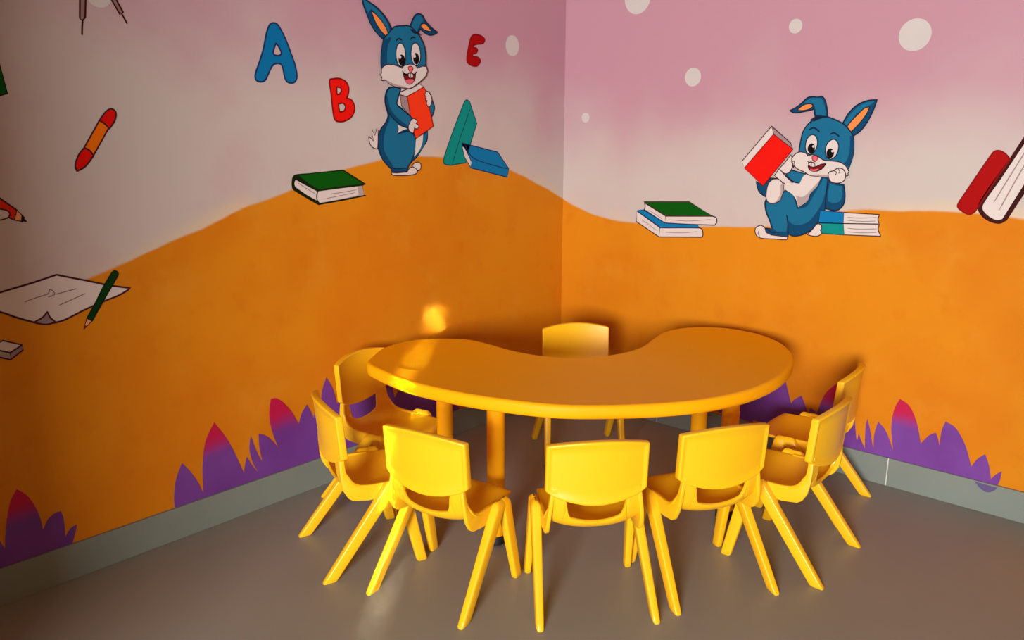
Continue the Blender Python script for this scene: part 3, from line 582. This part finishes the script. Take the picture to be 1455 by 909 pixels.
for lx, ly in [(0.855, -1.42), (1.357, -0.705), (0.466, -1.293), (1.144, -0.547)]:
    bm = bmesh.new(); loft(bm, [circle(0.031, 0.035), circle(0.031, TABLE_Z - 0.046)])
    lg = mesh_obj('leg', bm, TABLE_PLASTIC, table, 40); lg.location = (lx - tcx, ly - tcy, 0)
    bm = bmesh.new(); loft(bm, [circle(0.029, 0), circle(0.033, 0.004), circle(0.033, 0.030), circle(0.030, 0.036)])
    cp = mesh_obj('foot_cap', bm, RUBBER, lg, 40); cp['label'] = 'black rubber foot cap'

# ------------------------------------------------------------------ small chair
# local frame: sitter looks along +Y; right is +X
STN = [(0.170, 0.246, 0.112, -0.012, 0.000), (0.172, 0.264, 0.124, -0.016, 0.002), (0.164, 0.277, 0.132, -0.018, 0.004), (0.145, 0.282, 0.137, -0.014, 0.006),
       (0.10, 0.279, 0.139, 0, 0.010), (0.05, 0.273, 0.141, 0, 0.017), (-0.01, 0.268, 0.143, 0, 0.024), (-0.055, 0.266, 0.145, 0, 0.028),
       (-0.088, 0.271, 0.146, 0.006, 0.034), (-0.110, 0.284, 0.145, 0.012, 0.036), (-0.121, 0.300, 0.142, 0.016, 0.032),
       (-0.128, 0.330, 0.137, 0.012, 0.022), (-0.131, 0.360, 0.134, 0.009, 0.012), (-0.132, 0.385, 0.132, 0.007, 0.004), (-0.133, 0.410, 0.131, 0.006, 0.0)]
NSPLIT = 9
def stn(t):
    i = min(len(STN) - 2, max(0, int(t))); f = t - i
    p0, p1, p2, p3 = STN[max(0, i - 1)], STN[i], STN[i + 1], STN[min(len(STN) - 1, i + 2)]
    return [0.5 * (2 * b + (c - a) * f + (2 * a - 5 * b + 4 * c - d) * f * f + (3 * b - a - 3 * c + d) * f ** 3) for a, b, c, d in zip(p0, p1, p2, p3)]
def shell(u, t):
    y, z, w, ey, ez = stn(t); k = abs(u) ** 2.4
    return (u * w, y + ey * k, z + ez * k)
US = 0.66
def slot_t(u):
    q = abs(u) / US
    return 9.95 + 0.5 * q * q + 1.7 * (max(0, q - 0.78) / 0.22) ** 2

def make_chair():
    root = bpy.data.objects.new('kids_chair', None); link(root)
    # seat shell with the slot under the back rest
    bm = bmesh.new()
    def strip(us, ts_of_u, rows):
        grid = [[bm.verts.new(shell(u, t)) for t in ts_of_u(u)] for u in us]
        for a, b in zip(grid, grid[1:]):
            for j in range(rows): bm.faces.new((a[j], b[j], b[j + 1], a[j + 1]))
    mid = [-US * q for q in (1, 0.97, 0.93, 0.88, 0.8, 0.68, 0.5, 0.3, 0.1, -0.1, -0.3, -0.5, -0.68, -0.8, -0.88, -0.93, -0.97, -1)]
    left = [-1 + (1 - US) * k / 4 for k in range(5)]; right = [-u for u in left][::-1]
    low = [k * 0.5 for k in range(NSPLIT * 2 + 1)]
    strip(left[:-1] + mid + right[1:], lambda u: low, len(low) - 1)
    strip(mid, lambda u: [NSPLIT + (slot_t(u) - NSPLIT) * k / 3 for k in range(4)], 3)
    for part in (left, right): strip(part, lambda u: [NSPLIT + (len(STN) - 1 - NSPLIT) * k / 8 for k in range(9)], 8)
    bmesh.ops.remove_doubles(bm, verts=bm.verts, dist=1e-5)
    bmesh.ops.recalc_face_normals(bm, faces=bm.faces)
    up = [f for f in bm.faces if abs(f.calc_center_median().y - 0.05) < 0.03]
    if sum(f.normal.z for f in up) < 0: bmesh.ops.reverse_faces(bm, faces=bm.faces)
    o = mesh_obj('seat', bm, PLASTIC, root)
    md = o.modifiers.new('solid', 'SOLIDIFY'); md.thickness = 0.010; md.offset = -1
    bevel(o, 0.003, 50, 2); bake(o, 45)
    # side skirts: J-shaped plates that close the shell at both sides
    J = [(-0.134, 0.405), (-0.136, 0.36), (-0.134, 0.32), (-0.128, 0.288), (-0.114, 0.262), (-0.098, 0.250), (-0.05, 0.242), (0.02, 0.242), (0.03, 0.25),
         (0.035, 0.293), (0.0, 0.294), (-0.04, 0.295), (-0.070, 0.300), (-0.092, 0.311), (-0.107, 0.328), (-0.116, 0.352), (-0.118, 0.38), (-0.117, 0.405)]
    for sgn in (-1, 1):
        bm = bmesh.new()
        xo = lambda z: sgn * (0.1475 - 0.135 * max(0, z - 0.30))
        rings = [[(xo(z) - sgn * d, y, z) for y, z in J] for d in (0, 0.013)]
        vs2 = [[bm.verts.new(p) for p in r] for r in rings]; m = len(J)
        for i in range(m): bm.faces.new((vs2[0][i], vs2[0][(i + 1) % m], vs2[1][(i + 1) % m], vs2[1][i]))
        for r in vs2:
            for t in tessellate_polygon([[Vector((v.co.y, v.co.z, 0)) for v in r]]): bm.faces.new([r[i] for i in t])
        bmesh.ops.recalc_face_normals(bm, faces=bm.faces)
        o = mesh_obj('side_skirt', bm, PLASTIC, root)
        bevel(o, 0.003, 50, 2); bake(o, 45)
    # back rest: a curved hexagonal plate with a rounded rim
    HW = 0.151
    def top(x): return 0.543 + 0.018 * (1 - (x / HW) ** 2)
    def bot(x):
        a = abs(x)
        if a > 0.126: return 0.382 + (a - 0.126) / (HW - 0.126) * 0.017
        return 0.357 + 0.025 * (a / 0.126) ** 1.9
    def front(x, z): return -0.108 - (z - 0.39) * 0.085 - 0.026 * (1 - (x / HW) ** 2)
    xs = [-1, -0.95, -0.91, -0.87, -0.835, -0.7, -0.5, -0.3, -0.1, 0.1, 0.3, 0.5, 0.7, 0.835, 0.87, 0.91, 0.95, 1]
    ts = [0, 0.045, 0.085, 0.2, 0.35, 0.5, 0.65, 0.8, 0.915, 0.955, 1]
    bm = bmesh.new(); G = []
    for side in (0, 1):
        g_ = []
        for x in xs:
            colv = []
            for t in ts:
                X = x * HW; z = bot(X) + (top(X) - bot(X)) * t; y = front(X, z)
                if side:
                    edge = min((1 - abs(x)) * HW, t * 0.17, (1 - t) * 0.17)
                    rec = 0.0055 * min(1, max(0, (edge - 0.0072) / 0.006))
                    y -= 0.024 - rec
                colv.append(bm.verts.new((X, y, z)))
            g_.append(colv)
        G.append(g_)
        for i in range(len(xs) - 1):
            for j in range(len(ts) - 1):
                q = (g_[i][j], g_[i + 1][j], g_[i + 1][j + 1], g_[i][j + 1])
                bm.faces.new(q if side else q[::-1])
    nx, nt_ = len(xs), len(ts)
    rim = [(i, 0) for i in range(nx)] + [(nx - 1, j) for j in range(1, nt_)] + [(i, nt_ - 1) for i in range(nx - 2, -1, -1)] + [(0, j) for j in range(nt_ - 2, 0, -1)]
    for a, b in zip(rim, rim[1:] + rim[:1]):
        bm.faces.new((G[0][a[0]][a[1]], G[0][b[0]][b[1]], G[1][b[0]][b[1]], G[1][a[0]][a[1]]))
    bmesh.ops.recalc_face_normals(bm, faces=bm.faces)
    o = mesh_obj('backrest', bm, PLASTIC, root)
    bevel(o, 0.0045, 55, 3); bake(o, 50)
    # legs: slanting tapered bars that meet in a knuckle at the seat side
    def bar(z, x0, x1, y0, y1, r=0.008):
        out = []
        for cx_, cy_, a0 in ((x1, y1, 0), (x0, y1, 90), (x0, y0, 180), (x1, y0, 270)):
            qx = cx_ - r if cx_ == x1 else cx_ + r; qy = cy_ - r if cy_ == y1 else cy_ + r
            for k in range(4):
                a = radians(a0 + 30 * k); out.append((qx + r * cos(a), qy + r * sin(a), z))
        return out
    for sgn in (-1, 1):
        for rear in (1, 0):
            rows = []
            A = (0.141, 0.172, 0.004, 0.056) if rear else (0.142, 0.172, 0.034, 0.080)
            B = (0.163, 0.185, -0.219, -0.174) if rear else (0.157, 0.178, 0.104, 0.140)
            for z in (0, 0.004, 0.02, 0.1, 0.2, 0.285, 0.293, 0.299, 0.302):
                f = z / 0.29 if z < 0.285 else 0.98 + (z - 0.285) * 1.0
                e = [b + (a - b) * f for a, b in zip(A, B)]
                s_ = 0.0025 if z == 0 else (0 if z < 0.29 else {0.293: 0.003, 0.299: 0.008, 0.302: 0.013}[z])
                rows.append(bar(z, e[0] + s_, e[1] - s_, e[2] + s_, e[3] - s_, 0.0065 if s_ < 0.01 else 0.004))
            rows = [[(sgn * p[0], p[1], p[2]) for p in r] for r in rows]
            bm = bmesh.new(); loft(bm, rows); bmesh.ops.recalc_face_normals(bm, faces=bm.faces)
            mesh_obj('leg', bm, PLASTIC, root, 50)
    return root
def copy_tree(o, parent=None):
    c = o.copy(); COL.objects.link(c)
    if parent: c.parent = parent
    for ch in list(o.children): copy_tree(ch, c)
    return c
CHAIRS = {1: (0.263, -1.395, -76.1), 2: (0.549, -1.728, -21.4), 3: (0.918, -1.692, 11.1), 4: (1.267, -1.449, 48.6), 5: (1.466, -1.122, 60.5), 6: (1.612, -0.779, 91.7), 7: (1.512, -0.357, 96.9), 8: (0.574, -0.575, 229.5)}
LABELS = {
    1: 'yellow chair at the left table end, against the left wall, its seat facing us',
    2: 'yellow chair in side view at front left, between the left-wall chair and the sunlit chair',
    3: 'yellow chair with back turned, left of centre, a sunlight streak on its back',
    4: 'yellow chair at the centre front of the table, back squarely to us',
    5: 'yellow chair with back turned, directly right of the centre front chair',
    6: 'yellow chair in side view at front right, overlapping the chair by the right wall',
    7: 'yellow chair nearest the right wall, half hidden behind another chair',
    8: 'yellow chair behind the table in its hollow, only its back rest top showing'}
proto = make_chair()
for i, (x, y, rot) in CHAIRS.items():
    c = proto if i == 1 else copy_tree(proto)
    c.location = (x, y, 0); c.rotation_euler = (0, 0, radians(rot))
    c['label'] = LABELS[i]; c['category'] = 'chair'; c['group'] = 'small yellow chairs around the kidney table'
